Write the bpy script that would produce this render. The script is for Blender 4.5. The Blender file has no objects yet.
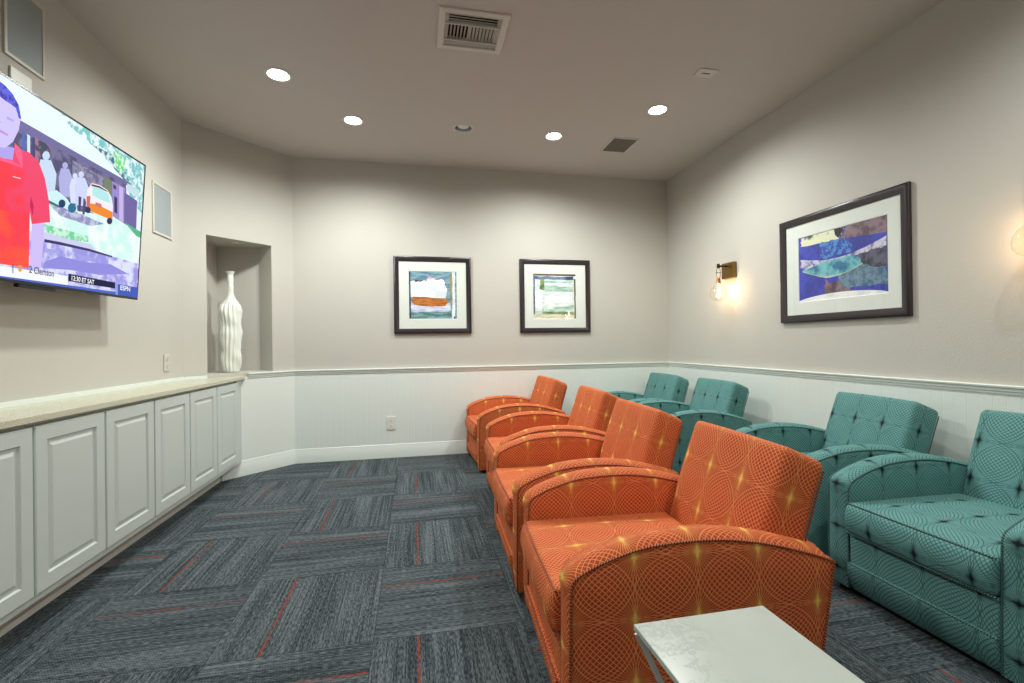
import bpy, bmesh, math, random
from mathutils import Vector, Matrix
random.seed(7)
C = bpy.context.scene.collection
PI = math.pi

# ------------------------------------------------------------------ camera numbers
F, YAW, PITCH, ROLL, CAMZ = 467.597, .2048, .0029, -.0131, 1.166
def cam_axes():
    cy, sy, cp, sp, cr, sr = math.cos(YAW), math.sin(YAW), math.cos(PITCH), math.sin(PITCH), math.cos(ROLL), math.sin(ROLL)
    X = Vector((cy, -sy, 0)); Y = Vector((sy, cy, 0))
    fwd = Y*cp + Vector((0, 0, sp)); up = Y*-sp + Vector((0, 0, cp))
    return X*cr + up*sr, X*-sr + up*cr, fwd
RX, UP, FW = cam_axes()
def ray(u, v):
    return RX*((u-512)/F) + UP*(-(v-341.5)/F) + FW
# room, metres
XR, YB, ZC, ZR, XL, XD, YD, YN = 2.905, 4.986, 3.038, .922, -1.859, -1.177, 4.304, -1.7

# ------------------------------------------------------------------ colours and materials
def lin(c):
    c = c/255
    return c/12.92 if c <= .04045 else ((c+.055)/1.055)**2.4
def rgb(r, g, b): return (lin(r), lin(g), lin(b), 1)
def newmat(name):
    m = bpy.data.materials.new(name); m.use_nodes = True
    nt = m.node_tree; bs = nt.nodes['Principled BSDF']
    return m, nt, bs
def N(nt, t, **k):
    n = nt.nodes.new(t)
    for a, b in k.items(): setattr(n, a, b)
    return n
class X:
    """a little arithmetic over math nodes"""
    nt = None
    def __init__(s, v): s.v = v
    @staticmethod
    def op(o, *a):
        n = X.nt.nodes.new('ShaderNodeMath'); n.operation = o
        for i, x in enumerate(a):
            x = x.v if isinstance(x, X) else x
            if isinstance(x, (int, float)): n.inputs[i].default_value = x
            else: X.nt.links.new(x, n.inputs[i])
        return X(n.outputs[0])
    def __add__(s, o): return X.op('ADD', s, o)
    def __radd__(s, o): return X.op('ADD', o, s)
    def __sub__(s, o): return X.op('SUBTRACT', s, o)
    def __rsub__(s, o): return X.op('SUBTRACT', o, s)
    def __mul__(s, o): return X.op('MULTIPLY', s, o)
    def __rmul__(s, o): return X.op('MULTIPLY', o, s)
    def __truediv__(s, o): return X.op('DIVIDE', s, o)
    def __gt__(s, o): return X.op('GREATER_THAN', s, o)
    def __lt__(s, o): return X.op('LESS_THAN', s, o)
def fn(o, *a): return X.op(o, *a)
def sstep(x, a, b):
    n = X.nt.nodes.new('ShaderNodeMapRange'); n.interpolation_type = 'SMOOTHSTEP'
    X.nt.links.new(x.v, n.inputs[0])
    for i, q in ((1, a), (2, b), (3, 0.), (4, 1.)): n.inputs[i].default_value = q
    return X(n.outputs[0])
def mixc(f, a, b, blend='MIX'):
    nt = X.nt; n = nt.nodes.new('ShaderNodeMix'); n.data_type = 'RGBA'; n.blend_type = blend
    for sock, x in ((n.inputs[0], f), (n.inputs[6], a), (n.inputs[7], b)):
        x = x.v if isinstance(x, X) else x
        if isinstance(x, (int, float, tuple)): sock.default_value = x
        else: nt.links.new(x, sock)
    return n.outputs[2]
def noise(vec, scale, detail=3, rough=.5, out=0):
    nt = X.nt; n = nt.nodes.new('ShaderNodeTexNoise'); n.inputs['Scale'].default_value = scale
    n.inputs['Detail'].default_value = detail; n.inputs['Roughness'].default_value = rough
    if vec is not None: nt.links.new(vec, n.inputs['Vector'])
    return X(n.outputs[out])
def comb(x, y, z=0.):
    nt = X.nt; n = nt.nodes.new('ShaderNodeCombineXYZ')
    for i, q in enumerate((x, y, z)):
        q = q.v if isinstance(q, X) else q
        if isinstance(q, (int, float)): n.inputs[i].default_value = q
        else: nt.links.new(q, n.inputs[i])
    return n.outputs[0]
def bump(nt, bs, h, dist=.001, strength=1):
    b = nt.nodes.new('ShaderNodeBump'); b.inputs['Distance'].default_value = dist; b.inputs['Strength'].default_value = strength
    nt.links.new(h.v if isinstance(h, X) else h, b.inputs['Height']); nt.links.new(b.outputs[0], bs.inputs['Normal'])
def plain(name, c, rough=.5, metal=0, bscale=0, bdist=.0005, vary=0, spec=.5):
    m, nt, bs = newmat(name); X.nt = nt
    bs.inputs['Base Color'].default_value = c; bs.inputs['Roughness'].default_value = rough; bs.inputs['Metallic'].default_value = metal
    bs.inputs['Specular IOR Level'].default_value = spec
    tc = nt.nodes.new('ShaderNodeTexCoord').outputs['Object']
    n = noise(tc, 6, 3)
    v = vary or .04
    dark = tuple(q*(1-v) for q in c[:3])+(1,)
    nt.links.new(mixc(n, c, dark), bs.inputs['Base Color'])
    if bscale: bump(nt, bs, noise(tc, bscale, 2), bdist)
    return m
def emit(name, c, s):
    m, nt, bs = newmat(name)
    bs.inputs['Base Color'].default_value = (0, 0, 0, 1); bs.inputs['Emission Color'].default_value = c; bs.inputs['Emission Strength'].default_value = s
    return m
M = {}
M['wall'] = plain('taupe wall paint', rgb(193, 191, 183), .75, bscale=130, bdist=.0012, vary=.03, spec=.3)
M['ceiling'] = plain('ceiling paint', rgb(198, 191, 186), .85, bscale=160, bdist=.001, vary=.03, spec=.2)
M['trim'] = plain('white trim paint', rgb(226, 234, 228), .38, vary=.02)
M['cabinet'] = plain('white cabinet paint', rgb(200, 209, 204), .4, bscale=220, bdist=.0002, vary=.03)
M['toe'] = plain('grey toe board', rgb(214, 214, 206), .6)
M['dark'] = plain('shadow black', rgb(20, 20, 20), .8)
M['white_plastic'] = plain('white plastic', rgb(228, 230, 222), .35)
M['ceil_plastic'] = plain('off white metal grille', rgb(205, 200, 192), .4)
M['almond'] = plain('almond plastic', rgb(200, 198, 186), .35)
M['grille'] = plain('grey speaker cloth', rgb(150, 158, 160), .7, bscale=900, bdist=.0006)
M['ceil_grille'] = plain('dark vent mesh', rgb(104, 98, 90), .8, bscale=700, bdist=.0006)
M['frame'] = plain('espresso picture moulding', rgb(50, 43, 47), .28, bscale=60, vary=.2)
M['mat'] = plain('mat board', rgb(222, 229, 222), .8, bscale=500, bdist=.0001)
M['matcut'] = plain('white mat bevel', rgb(245, 248, 245), .7)
M['black_plastic'] = plain('black gloss plastic', rgb(18, 18, 24), .22)
M['brass'] = plain('aged brass', rgb(150, 118, 70), .32, metal=1, vary=.3)
M['bronze'] = plain('dark bronze', rgb(84, 70, 50), .4, metal=1, vary=.2)
M['copper'] = plain('copper socket', rgb(200, 130, 70), .3, metal=1)
M['vase'] = plain('white glazed ceramic', rgb(232, 236, 228), .3, vary=.03)
M['leg'] = plain('white painted metal', rgb(238, 238, 234), .3)
M['lamp_lens'] = emit('lit lamp face', (1, .98, .93, 1), 30)
M['reflector'] = plain('silver reflector', rgb(220, 220, 224), .35, metal=1, vary=.3)
M['lamp_off'] = plain('unlit lamp glass', rgb(225, 228, 232), .3, bscale=40, bdist=.006)
M['filament'] = emit('glowing filament', (1, .66, .34, 1), 220)

# stone counter
m, nt, bs = newmat('beige speckled stone'); X.nt = nt
tc = nt.nodes.new('ShaderNodeTexCoord').outputs['Object']
a = noise(tc, 260, 2, .7); b = noise(tc, 9, 3)
col = mixc(sstep(a, .45, .62), rgb(212, 212, 190), rgb(160, 156, 126)); col = mixc(b*.3, col, rgb(222, 224, 205))
nt.links.new(col, bs.inputs['Base Color']); bs.inputs['Roughness'].default_value = .25
M['stone'] = m
# marble
m, nt, bs = newmat('white marble'); X.nt = nt
tc = nt.nodes.new('ShaderNodeTexCoord').outputs['Object']
w = noise(tc, 5, 5, .6, 1)
vm = nt.nodes.new('ShaderNodeVectorMath'); vm.operation = 'MULTIPLY_ADD'; nt.links.new(w.v, vm.inputs[0]); vm.inputs[1].default_value = (.5, .5, .5); nt.links.new(tc, vm.inputs[2])
a = noise(vm.outputs[0], 7, 6, .62)
vein = 1-sstep(fn('ABSOLUTE', a-.5), .0, .05)
msk = sstep(noise(tc, 3.5, 2), .42, .7)
col = mixc(noise(tc, 4, 4)*.7, rgb(188, 196, 188), rgb(164, 174, 166)); col = mixc(vein*msk*.5, col, rgb(130, 140, 134))
nt.links.new(col, bs.inputs['Base Color']); bs.inputs['Roughness'].default_value = .22
M['marble'] = m
# vase roughness stays plain; carpet tiles
m, nt, bs = newmat('carpet tiles'); X.nt = nt
tc = nt.nodes.new('ShaderNodeTexCoord').outputs['Object']
sp = nt.nodes.new('ShaderNodeSeparateXYZ'); nt.links.new(tc, sp.inputs[0])
P_ = .603
gx = (X(sp.outputs[0])+.772)/P_*(P_/.598); gx = (X(sp.outputs[0])+.772)/.598; gy = (X(sp.outputs[1])-1.917)/.608
ix = fn('FLOOR', gx); iy = fn('FLOOR', gy); fx = gx-ix; fy = gy-iy
par = fn('FLOORED_MODULO', ix+iy, 2.)            # 0: pile runs along y
a_ = fx+(fy-fx)*par                              # across the stripes
a2 = a_+(1-a_-a_)*par                            # measured from the far edge on turned tiles
l_ = fy+(fx-fy)*par
wn = nt.nodes.new('ShaderNodeTexWhiteNoise'); wn.noise_dimensions = '2D'; nt.links.new(comb(ix, iy), wn.inputs['Vector'])
rnd = X(wn.outputs[0])
sv = comb(a2*62+rnd*50, l_*1.3+rnd*9, ix*3.1+iy*7.7)
st = noise(sv, 1, 2, .6)
st2 = noise(comb(a2*5+rnd*31, l_*.4, iy*5.), 1, 1)
st3 = noise(comb(a2*150+rnd*3, l_*26+rnd*9, 1.), 1, 0)
dots = fn('SINE', l_*PI*2*62+fn('SINE', a2*PI*2*31)*1.2)*fn('SINE', a2*PI*2*48)
val = sstep(st*.50+st2*.24+st3*.44+dots*.05, .42, .84)
col = mixc(val, rgb(43, 51, 56), rgb(118, 130, 133))
darkl = sstep(noise(comb(a2*40+rnd*77, l_*.8, 4.), 1, 1), .60, .74)
col = mixc(darkl*.45, col, rgb(32, 36, 42))
red_at = .262+rnd*.05
red = (1-sstep(fn('ABSOLUTE', a2-red_at), .006, .012))*(.35+.65*sstep(noise(comb(l_*5, rnd*40, 2.), 1, 1), .3, .6))*(rnd > .12)
col = mixc(red*(.35+.6*sstep(st3, .4, .6)), col, rgb(158, 66, 52))
seam = fn('MINIMUM', fn('MINIMUM', fx, 1-fx), fn('MINIMUM', fy, 1-fy))
col = mixc((1-sstep(seam, .0, .008))*.45, col, rgb(26, 29, 34))
nt.links.new(col, bs.inputs['Base Color']); bs.inputs['Roughness'].default_value = .95; bs.inputs['Specular IOR Level'].default_value = .15
bump(nt, bs, st3+dots*.4, .003)
M['carpet'] = m

# upholstery: curves sweeping between star points, laid out in the cloth's own UV (metres)
def fabric(name, base, base2, line, star, centre=None, nl=14, lw=.2, amt=.8, sg=1., gk=1.):
    m, nt, bs = newmat(name); X.nt = nt
    uv = nt.nodes.new('ShaderNodeTexCoord').outputs['UV']
    sp = nt.nodes.new('ShaderNodeSeparateXYZ'); nt.links.new(uv, sp.inputs[0])
    s = X(sp.outputs[0])/.19; t = X(sp.outputs[1])/.175
    a = s-fn('FLOOR', s); b = t-fn('FLOOR', t)
    lines = None
    def pencil(px, py, up):
        """circle arcs through two opposite corners of a cell, evenly spaced by their bulge"""
        if up: ax_, ay_, bx_, by_ = px*-1, py*-1, 1-px, 1-py
        else: ax_, ay_, bx_, by_ = 1-px, py*-1, px*-1, 1-py
        cr = ax_*by_-ay_*bx_; dot = ax_*bx_+ay_*by_
        la = fn('SQRT', (ax_*ax_+ay_*ay_)*(bx_*bx_+by_*by_))
        h = cr/(la-dot+.0001)*.7071
        q = h*(nl/1.0)+.5; fr = fn('ABSOLUTE', q-fn('FLOOR', q)-.5)
        return (1-sstep(fr, lw*.5, lw*.5+.07))*(fn('ABSOLUTE', h) < .465)
    for ox, oy in ((0, 0), (1, 0), (-1, 0), (0, 1), (0, -1)):
        for up in (True, False):
            l = pencil(a-ox, b-oy, up); lines = l if lines is None else fn('MAXIMUM', lines, l)
    da = fn('MINIMUM', a, 1-a); db = fn('MINIMUM', b, 1-b)
    glow = fn('MINIMUM', fn('MAXIMUM', fn('EXPONENT', (da*da*(1900*gk)+db*db*(75*gk))*-1.), fn('EXPONENT', (da*da*(520*gk)+db*db*(300*gk))*-1.))*sg*1.2, 1.)
    near = fn('EXPONENT', (da*da*30+db*db*12)*-1.)
    rc = (a-.5)*(a-.5)+(b-.5)*(b-.5)
    nz = noise(uv, 14, 3)
    col = mixc(nz, base, base2)
    lc = line
    if centre: lc = mixc((1-sstep(rc, .02, .12))*sstep(noise(uv, 6, 1), .42, .62)*.75, line, centre)
    col = mixc(lines*(amt*(.72+.28*near)), col, lc)
    col = mixc(near*.12, col, star)
    col = mixc(glow, col, star)
    nt.links.new(col, bs.inputs['Base Color'])
    bs.inputs['Roughness'].default_value = .7; bs.inputs['Specular IOR Level'].default_value = .2
    wv = noise(uv, 900, 1)
    bump(nt, bs, wv*.6+lines*.5, .0006)
    return m
M['orange'] = fabric('orange spirograph cloth', rgb(194, 74, 44), rgb(164, 56, 34), rgb(250, 176, 104), rgb(252, 208, 104), None, amt=.8, lw=.13)
M['teal'] = fabric('teal spirograph cloth', rgb(118, 172, 168), rgb(96, 152, 150), rgb(14, 46, 50), rgb(10, 26, 30), None, amt=.95, lw=.17, gk=.55)
def cordmat(name, c1, c2):
    m, nt, bs = newmat(name); X.nt = nt
    uv = nt.nodes.new('ShaderNodeTexCoord').outputs['UV']; sp = nt.nodes.new('ShaderNodeSeparateXYZ'); nt.links.new(uv, sp.inputs[0])
    w = fn('SINE', X(sp.outputs[0])*(2*PI/.009)+X(sp.outputs[1])*2*PI)
    nt.links.new(mixc(sstep(w, -.3, .5), c1, c2), bs.inputs['Base Color']); bs.inputs['Roughness'].default_value = .7
    return m
M['orange_cord'] = cordmat('dark orange twisted cord', rgb(60, 22, 14), rgb(196, 100, 56))
M['teal_cord'] = cordmat('dark teal twisted cord', rgb(14, 30, 32), rgb(92, 140, 134))

# glass
def glassmat(name, rough=.0, tint=(1, 1, 1, 1), k=1.0):
    m = bpy.data.materials.new(name); m.use_nodes = True; nt = m.node_tree; nt.nodes.clear()
    o = nt.nodes.new('ShaderNodeOutputMaterial'); mx = nt.nodes.new('ShaderNodeMixShader'); fr = nt.nodes.new('ShaderNodeFresnel'); fr.inputs[0].default_value = 1.45
    t = nt.nodes.new('ShaderNodeBsdfTransparent'); t.inputs[0].default_value = tint; g = nt.nodes.new('ShaderNodeBsdfGlossy'); g.inputs['Roughness'].default_value = rough
    ge = nt.nodes.new('ShaderNodeNewGeometry'); ri = nt.nodes.new('ShaderNodeMath'); ri.operation = 'MULTIPLY_ADD'; ri.inputs[1].default_value = 1/1.45-1.45; ri.inputs[2].default_value = 1.45; nt.links.new(ge.outputs['Backfacing'], ri.inputs[0]); ri2 = nt.nodes.new('ShaderNodeMath'); ri2.operation = 'MAXIMUM'; nt.links.new(ri.outputs[0], ri2.inputs[0]); ri2.inputs[1].default_value = .1; nt.links.new(ri2.outputs[0], fr.inputs[0])
    mu = nt.nodes.new('ShaderNodeMath'); mu.operation = 'MULTIPLY'; mu.inputs[1].default_value = k; nt.links.new(fr.outputs[0], mu.inputs[0])
    nt.links.new(mu.outputs[0], mx.inputs[0]); nt.links.new(t.outputs[0], mx.inputs[1]); nt.links.new(g.outputs[0], mx.inputs[2]); nt.links.new(mx.outputs[0], o.inputs[0])
    return m
M['glass'] = glassmat('picture glass', .0)
M['globe'] = glassmat('clear lamp glass', .02, (1, .97, .93, 1), 1.5)

# ------------------------------------------------------------------ mesh helpers
class MB:
    def __init__(s): s.v = []; s.f = []; s.uv = []; s.mi = []
    def vert(s, p): s.v.append(tuple(p)); return len(s.v)-1
    def face(s, idx, uv=None, mi=0): s.f.append(tuple(idx)); s.uv.append(uv); s.mi.append(mi)
    def box(s, x0, x1, y0, y1, z0, z1, mi=0):
        b = [s.vert((x, y, z)) for z in (z0, z1) for y in (y0, y1) for x in (x0, x1)]
        for q in ((0, 2, 3, 1), (4, 5, 7, 6), (0, 1, 5, 4), (2, 6, 7, 3), (0, 4, 6, 2), (1, 3, 7, 5)): s.face([b[i] for i in q], mi=mi)
    def prism(s, poly, z0, z1, mi=0):
        n = len(poly); a = [s.vert((x, y, z0)) for x, y in poly]; b = [s.vert((x, y, z1)) for x, y in poly]
        s.face(a[::-1], mi=mi); s.face(b, mi=mi)
        for i in range(n): j = (i+1) % n; s.face((a[i], a[j], b[j], b[i]), mi=mi)
    def bar(s, p, q, w, h, side=None, mi=0):
        p = Vector(p); q = Vector(q); d = (q-p).normalized(); sd = Vector(side) if side else d.cross(Vector((0, 0, 1))); sd = (sd-d*sd.dot(d)).normalized(); u = sd.cross(d)
        r = []
        for e in (p, q):
            for a, b in ((-1, -1), (1, -1), (1, 1), (-1, 1)): r.append(s.vert(e+sd*a*w/2+u*b*h/2))
        for i in range(4): j = (i+1) % 4; s.face((r[i], r[j], r[4+j], r[4+i]), mi=mi)
        s.face(r[3::-1], mi=mi); s.face(r[4:], mi=mi)
    def tube(s, pts, r, n=8, closed=False, mi=0, radii=None):
        pts = [Vector(p) for p in pts]; k = len(pts); rings = []; L = 0; Ls = []
        up = None
        for i, p in enumerate(pts):
            a = pts[(i-1) % k] if closed or i > 0 else p; b = pts[(i+1) % k] if closed or i < k-1 else p
            d = (b-a).normalized()
            if up is None:
                up = Vector((0, 0, 1)) if abs(d.z) < .9 else Vector((1, 0, 0))
            up = (up-d*up.dot(d)).normalized(); sd = d.cross(up)
            rr = radii[i] if radii else r
            rings.append([s.vert(p+(up*math.cos(2*PI*j/n)+sd*math.sin(2*PI*j/n))*rr) for j in range(n)])
            if i: L += (p-pts[i-1]).length
            Ls.append(L)
        m_ = k if closed else k-1
        for i in range(m_):
            A, B = rings[i], rings[(i+1) % k]; l0, l1 = Ls[i], Ls[i+1] if i+1 < k else Ls[i]+.01
            for j in range(n):
                j2 = (j+1) % n
                s.face((A[j], A[j2], B[j2], B[j]), [(l0, j/n), (l0, (j+1)/n), (l1, (j+1)/n), (l1, j/n)], mi)
        if not closed: s.face(rings[0][::-1], mi=mi); s.face(rings[-1], mi=mi)
    def lathe(s, prof, c, n=32, axis=(0, 0, 1), mi=0, mod=None, cap=True):
        ax = Vector(axis).normalized(); u = ax.orthogonal().normalized(); w = ax.cross(u); c = Vector(c); rings = []
        for k, (r, z) in enumerate(prof):
            ring = []
            for j in range(n):
                a = 2*PI*j/n; rr = r*(mod(a, z, r) if mod else 1)
                ring.append(s.vert(c+ax*z+(u*math.cos(a)+w*math.sin(a))*rr))
            rings.append(ring)
        for A, B in zip(rings, rings[1:]):
            for j in range(n): j2 = (j+1) % n; s.face((A[j], A[j2], B[j2], B[j]), mi=mi)
        if not cap: return
        if prof[0][0] > 1e-5: s.face(rings[0][::-1], mi=mi)
        if prof[-1][0] > 1e-5: s.face(rings[-1], mi=mi)
    def build(s, name, mats, parent=None, smooth=None, fixn=True, bevel=0):
        me = bpy.data.meshes.new(name); me.from_pydata(s.v, [], s.f)
        if any(u is not None for u in s.uv):
            ul = me.uv_layers.new(name='UVMap')
            for p, u in zip(me.polygons, s.uv):
                if u is not None:
                    for li, q in zip(p.loop_indices, u): ul.data[li].uv = q
        mats = mats if isinstance(mats, (list, tuple)) else [mats]
        for m_ in mats: me.materials.append(m_)
        for p, i in zip(me.polygons, s.mi): p.material_index = i
        if fixn or bevel:
            bm = bmesh.new(); bm.from_mesh(me)
            if fixn: bmesh.ops.recalc_face_normals(bm, faces=bm.faces)
            if bevel:
                ed = [e for e in bm.edges if len(e.link_faces) == 2 and e.calc_face_angle(0) > .6]
                bmesh.ops.bevel(bm, geom=ed, offset=bevel, segments=2, profile=.5, affect='EDGES')
            bm.to_mesh(me); bm.free()
        if smooth is not None:
            for p in me.polygons: p.use_smooth = True
            me.set_sharp_from_angle(angle=math.radians(smooth))
        o = bpy.data.objects.new(name, me); C.objects.link(o)
        if parent: attach(o, parent)
        return o
def attach(o, parent):
    """parts are modelled in room coordinates under an unrotated Empty, or in the thing's own when the thing sits at the origin"""
    o.parent = parent
    b = parent
    off = Vector(b.location)
    if b.parent: off = Vector((0, 0, 0))
    if b.type == 'MESH': off = Vector((0, 0, 0))
    o.location = -off
def tag(o, label, cat, group=None):
    o['label'] = label; o['category'] = cat
    if group: o['group'] = group
    return o
def thing(name, label, cat, loc=(0, 0, 0), group=None):
    o = bpy.data.objects.new(name, None); C.objects.link(o); o.location = loc; o.empty_display_size = .1
    return tag(o, label, cat, group)
def struct(o): o['kind'] = 'structure'; return o

# ------------------------------------------------------------------ the room shell
T = .12
mb = MB(); mb.box(XL-.4, XR+T, YN-T, YB+.4, -.1, 0); struct(mb.build('floor', M['carpet']))
mb = MB(); mb.box(XR, XR+T, YN-T, YB+T, 0, ZC); struct(mb.build('wall_right', M['wall']))
mb = MB(); mb.box(XL-T, XR, YB, YB+T, 0, ZC); struct(mb.build('wall_back', M['wall']))
mb = MB(); mb.box(XL-T, XL, YN-T, YB, 0, ZC); struct(mb.build('wall_left', M['wall']))
mb = MB(); mb.box(XL-T, XR+T, YN-T, YN, 0, ZC); struct(mb.build('wall_front', M['wall']))
# diagonal wall with the display niche; s runs along the wall, n into the wall
DL = Vector((XL, YD, 0)); DS = Vector((1, 1, 0)).normalized(); DN = Vector((-1, 1, 0)).normalized(); DLEN = (XD-XL)*math.sqrt(2)
NS0, NS1, NZ0, NZ1, ND = .178, .747, .930, 2.124, .10
def dpt(s_, n_, z_): return DL+DS*s_+DN*n_+Vector((0, 0, z_))
mb = MB()
def dbox(mb, s0, s1, n0, n1, z0, z1, mi=0):
    b = [mb.vert(dpt(s_, n_, z_)) for z_ in (z0, z1) for n_ in (n0, n1) for s_ in (s0, s1)]
    for q in ((0, 2, 3, 1), (4, 5, 7, 6), (0, 1, 5, 4), (2, 6, 7, 3), (0, 4, 6, 2), (1, 3, 7, 5)): mb.face([b[i] for i in q], mi=mi)
pt = lambda s_, n_: tuple(dpt(s_, n_, 0))[:2]
tri = [(XL, YD), (XD, YB), (XL, YB)]
mb.prism(tri, 0, NZ0); mb.prism(tri, NZ1, ZC)
mb.prism([(XL, YD), pt(NS0, 0), pt(NS0, ND), (XL, pt(NS0, ND)[1])], NZ0, NZ1)
q_ = pt(NS1, 0); mb.prism([q_, (XD, YB), (q_[0]-(YB-q_[1]), YB)], NZ0, NZ1)
struct(mb.build('wall_diagonal', M['wall']))
# ceiling with cut openings for the recessed lamps
CANS = [(-.9, 3.478, 1), (-.482, 4.075, 1), (.435, 4.053, 0), (1.257, 4.068, 1), (1.948, 3.46, 1), (-.9, .9, 1), (1.948, .9, 1), (.5, -.4, 1)]  # cans near and behind the viewer are unseen, added to light the room
mb = MB(); mb.box(XL-T, XR+T, YN-T, YB+.3, ZC, ZC+.2); ceil = mb.build('ceiling', M['ceiling'])
mb = MB()
for x, y, _ in CANS: mb.lathe([(.072, -.05), (.072, .11)], (x, y, ZC), 32)
mb.box(.215, .50, 2.66, 2.90, ZC-.05, ZC+.09)
cut = mb.build('cutter', M['ceiling'])
bo = ceil.modifiers.new('holes', 'BOOLEAN'); bo.object = cut; bo.operation = 'DIFFERENCE'; bo.solver = 'EXACT'
bpy.context.view_layer.update()
dg = bpy.context.evaluated_depsgraph_get(); dg.update(); me = bpy.data.meshes.new_from_object(ceil.evaluated_get(dg)); ceil.modifiers.clear(); ceil.data = me
bpy.data.objects.remove(cut); struct(ceil)

# wainscot beadboard, chair rail and skirting along back, diagonal and right walls
def run_panel(name, P0, P1, nrm, z0, z1, bead=.058, grooved=True):
    P0 = Vector(P0); P1 = Vector(P1); d = (P1-P0); L = d.length; d.normalize(); nrm = Vector(nrm)
    pts = [(0, .0)]; k = max(1, round(L/bead)); w = L/k; t = .010
    pts = [(0, 0), (0, t)]
    for i in range(k):
        x = i*w
        if i: pts += [(x-.003, t), (x-.001, t-.001), (x+.001, t-.001), (x+.003, t)]
    pts += [(L, t), (L, 0)]
    mb = MB(); poly = [P0+d*x+nrm*y for x, y in pts]
    a = [mb.vert((p.x, p.y, z0)) for p in poly]; b = [mb.vert((p.x, p.y, z1)) for p in poly]
    for i in range(len(poly)-1): mb.face((a[i], a[i+1], b[i+1], b[i]))
    return struct(mb.build(name, M['trim'], fixn=True))
def run_mold(name, path, prof):
    """sweep (out, z) profile along a plan path with mitred corners; room is to the right of the path direction"""
    mb = MB(); rings = []; pts = [Vector(p) for p in path]
    for i, p in enumerate(pts):
        d0 = (p-pts[i-1]).normalized() if i else (pts[1]-p).normalized(); d1 = (pts[i+1]-p).normalized() if i < len(pts)-1 else d0
        n0 = Vector((d0.y, -d0.x)); n1 = Vector((d1.y, -d1.x)); n = (n0+n1)
        n = n/(n.dot(n0)) if n.length else n0
        rings.append([mb.vert((p.x+n.x*o, p.y+n.y*o, z)) for o, z in prof])
    k = len(prof)
    for A, B in zip(rings, rings[1:]):
        for j in range(k): j2 = (j+1) % k; mb.face((A[j], B[j], B[j2], A[j2]))
    mb.face(rings[0]); mb.face(rings[-1][::-1])
    return struct(mb.build(name, M['trim'], smooth=25))
XCF = -1.62
pD0 = (-1.66, YD+(-1.66-XL))
run_panel('trim_1', (XD, YB, 0), (XR, YB, 0), (0, -1, 0), .13, ZR-.03)
run_panel('trim_2', (XR, YB, 0), (XR, YN, 0), (-1, 0, 0), .13, ZR-.03)
run_panel('trim_3', (pD0[0], pD0[1], 0), (XD, YB, 0), (.7071, -.7071, 0), .13, ZR-.03, 5)
rail = [(0, ZR-.045), (.016, ZR-.045), (.016, ZR-.034), (.022, ZR-.030), (.022, ZR-.018), (.030, ZR-.012), (.032, ZR-.004), (.028, ZR), (0, ZR)]
run_mold('trim_4', [(-1.50, YD+(-1.50-XL)), (XD, YB), (XR, YB), (XR, YN)], rail)
base = [(0, 0), (.018, 0), (.018, .115), (.014, .125), (.014, .135), (.008, .142), (.006, .15), (0, .15)]
run_mold('baseboard_back', [(-1.665, YD+(-1.665-XL)), (XD, YB), (XR, YB)], base)
run_mold('baseboard_right', [(XR, YB-.018), (XR, YN)], base)

# ------------------------------------------------------------------ cabinets and worktop
CF = -1.535            # cabinet face
pitch = .4475
dy0 = 4.475-pitch*6+.012
edges = [4.490-pitch*k for k in range(0, 10)]      # door module edges, far to near
units = [(4.490, 4.0425, 1)]+[(4.0425-2*pitch*k, 4.0425-2*pitch*(k+1), 2) for k in range(4)]
CL = ['narrow single-door white base cabinet at the far end below the vase niche',
      'white two-door base cabinet second from the far end, next to the single-door unit',
      'white two-door base cabinet in the middle of the run along the left wall',
      'white two-door base cabinet cut by the left edge of the photo, nearest in view',
      'white two-door base cabinet beyond the near end of the visible run']
def door(mb, y0, y1, z0, z1, x):
    """raised-panel door: slab, routed border groove, raised field"""
    prof = [(0, 0.), (0, .014), (.003, .018), (.062, .018), (.068, .0095), (.078, .0095), (.094, .0165), (.096, .0168)]
    rings = []
    for ins, h in prof:
        rings.append([mb.vert((x-.010+h*1.0+(.010 if h else 0), a, b)) for a, b in ((y0+ins, z0+ins), (y1-ins, z0+ins), (y1-ins, z1-ins), (y0+ins, z1-ins))])
    for A, B in zip(rings, rings[1:]):
        for j in range(4): j2 = (j+1) % 4; mb.face((A[j], A[j2], B[j2], B[j]))
    mb.face(rings[-1]); mb.face(rings[0][::-1])
for k, (ya, yb, nd) in enumerate(units):
    t = thing('base_cabinet', CL[k], 'cabinet', ((XL+CF)/2, (ya+yb)/2, 0), 'white base cabinets along the left wall')
    mb = MB(); e = .0008
    far = ya-e
    mb.box(XL+.002, CF-.014, yb+e, far, .13, .862); mb.box(CF-.014, CF, yb+e, far, .13, .158)
    if k == 0: mb.prism([(XL+.002, far), (CF, far), (CF, far+.0), (CF, YD+(CF-XL)-.004), (XL+.19, YD+.19-.004)], .13, .862)
    mb.build('carcass', M['cabinet'], t, bevel=0)
    mb = MB(); mb.box(-1.72, -1.66, yb+e, far, 0, .13)
    if k == 0: mb.prism([(-1.72, far), (-1.66, far), (-1.66, YD+(-1.66-XL)-.022), (-1.72, YD+(-1.72-XL)-.022)], 0, .13)
    mb.build('toe_kick', M['toe'], t)
    for j in range(nd):
        a = ya-j*(ya-yb)/nd; b = ya-(j+1)*(ya-yb)/nd
        mb = MB(); door(mb, b+.006, a-.006, .165, .850, CF+.001); mb.build('door', M['cabinet'], t)
mb = MB()
zt, zb = .898, .868
x1 = -1.508
mb.prism([(XL+.001, .4), (x1, .4), (x1, YD+(x1-XL)-.003), (XL+.001, YD-.003)], zb, zt)
ct = mb.build('worktop', M['stone'], bevel=.003); tag(ct, 'long beige speckled stone worktop running over the white cabinets', 'countertop')
mb = MB(); mb.box(XL+.0005, XL+.016, .4, YD-.008, zt+.0005, zt+.026)
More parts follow.
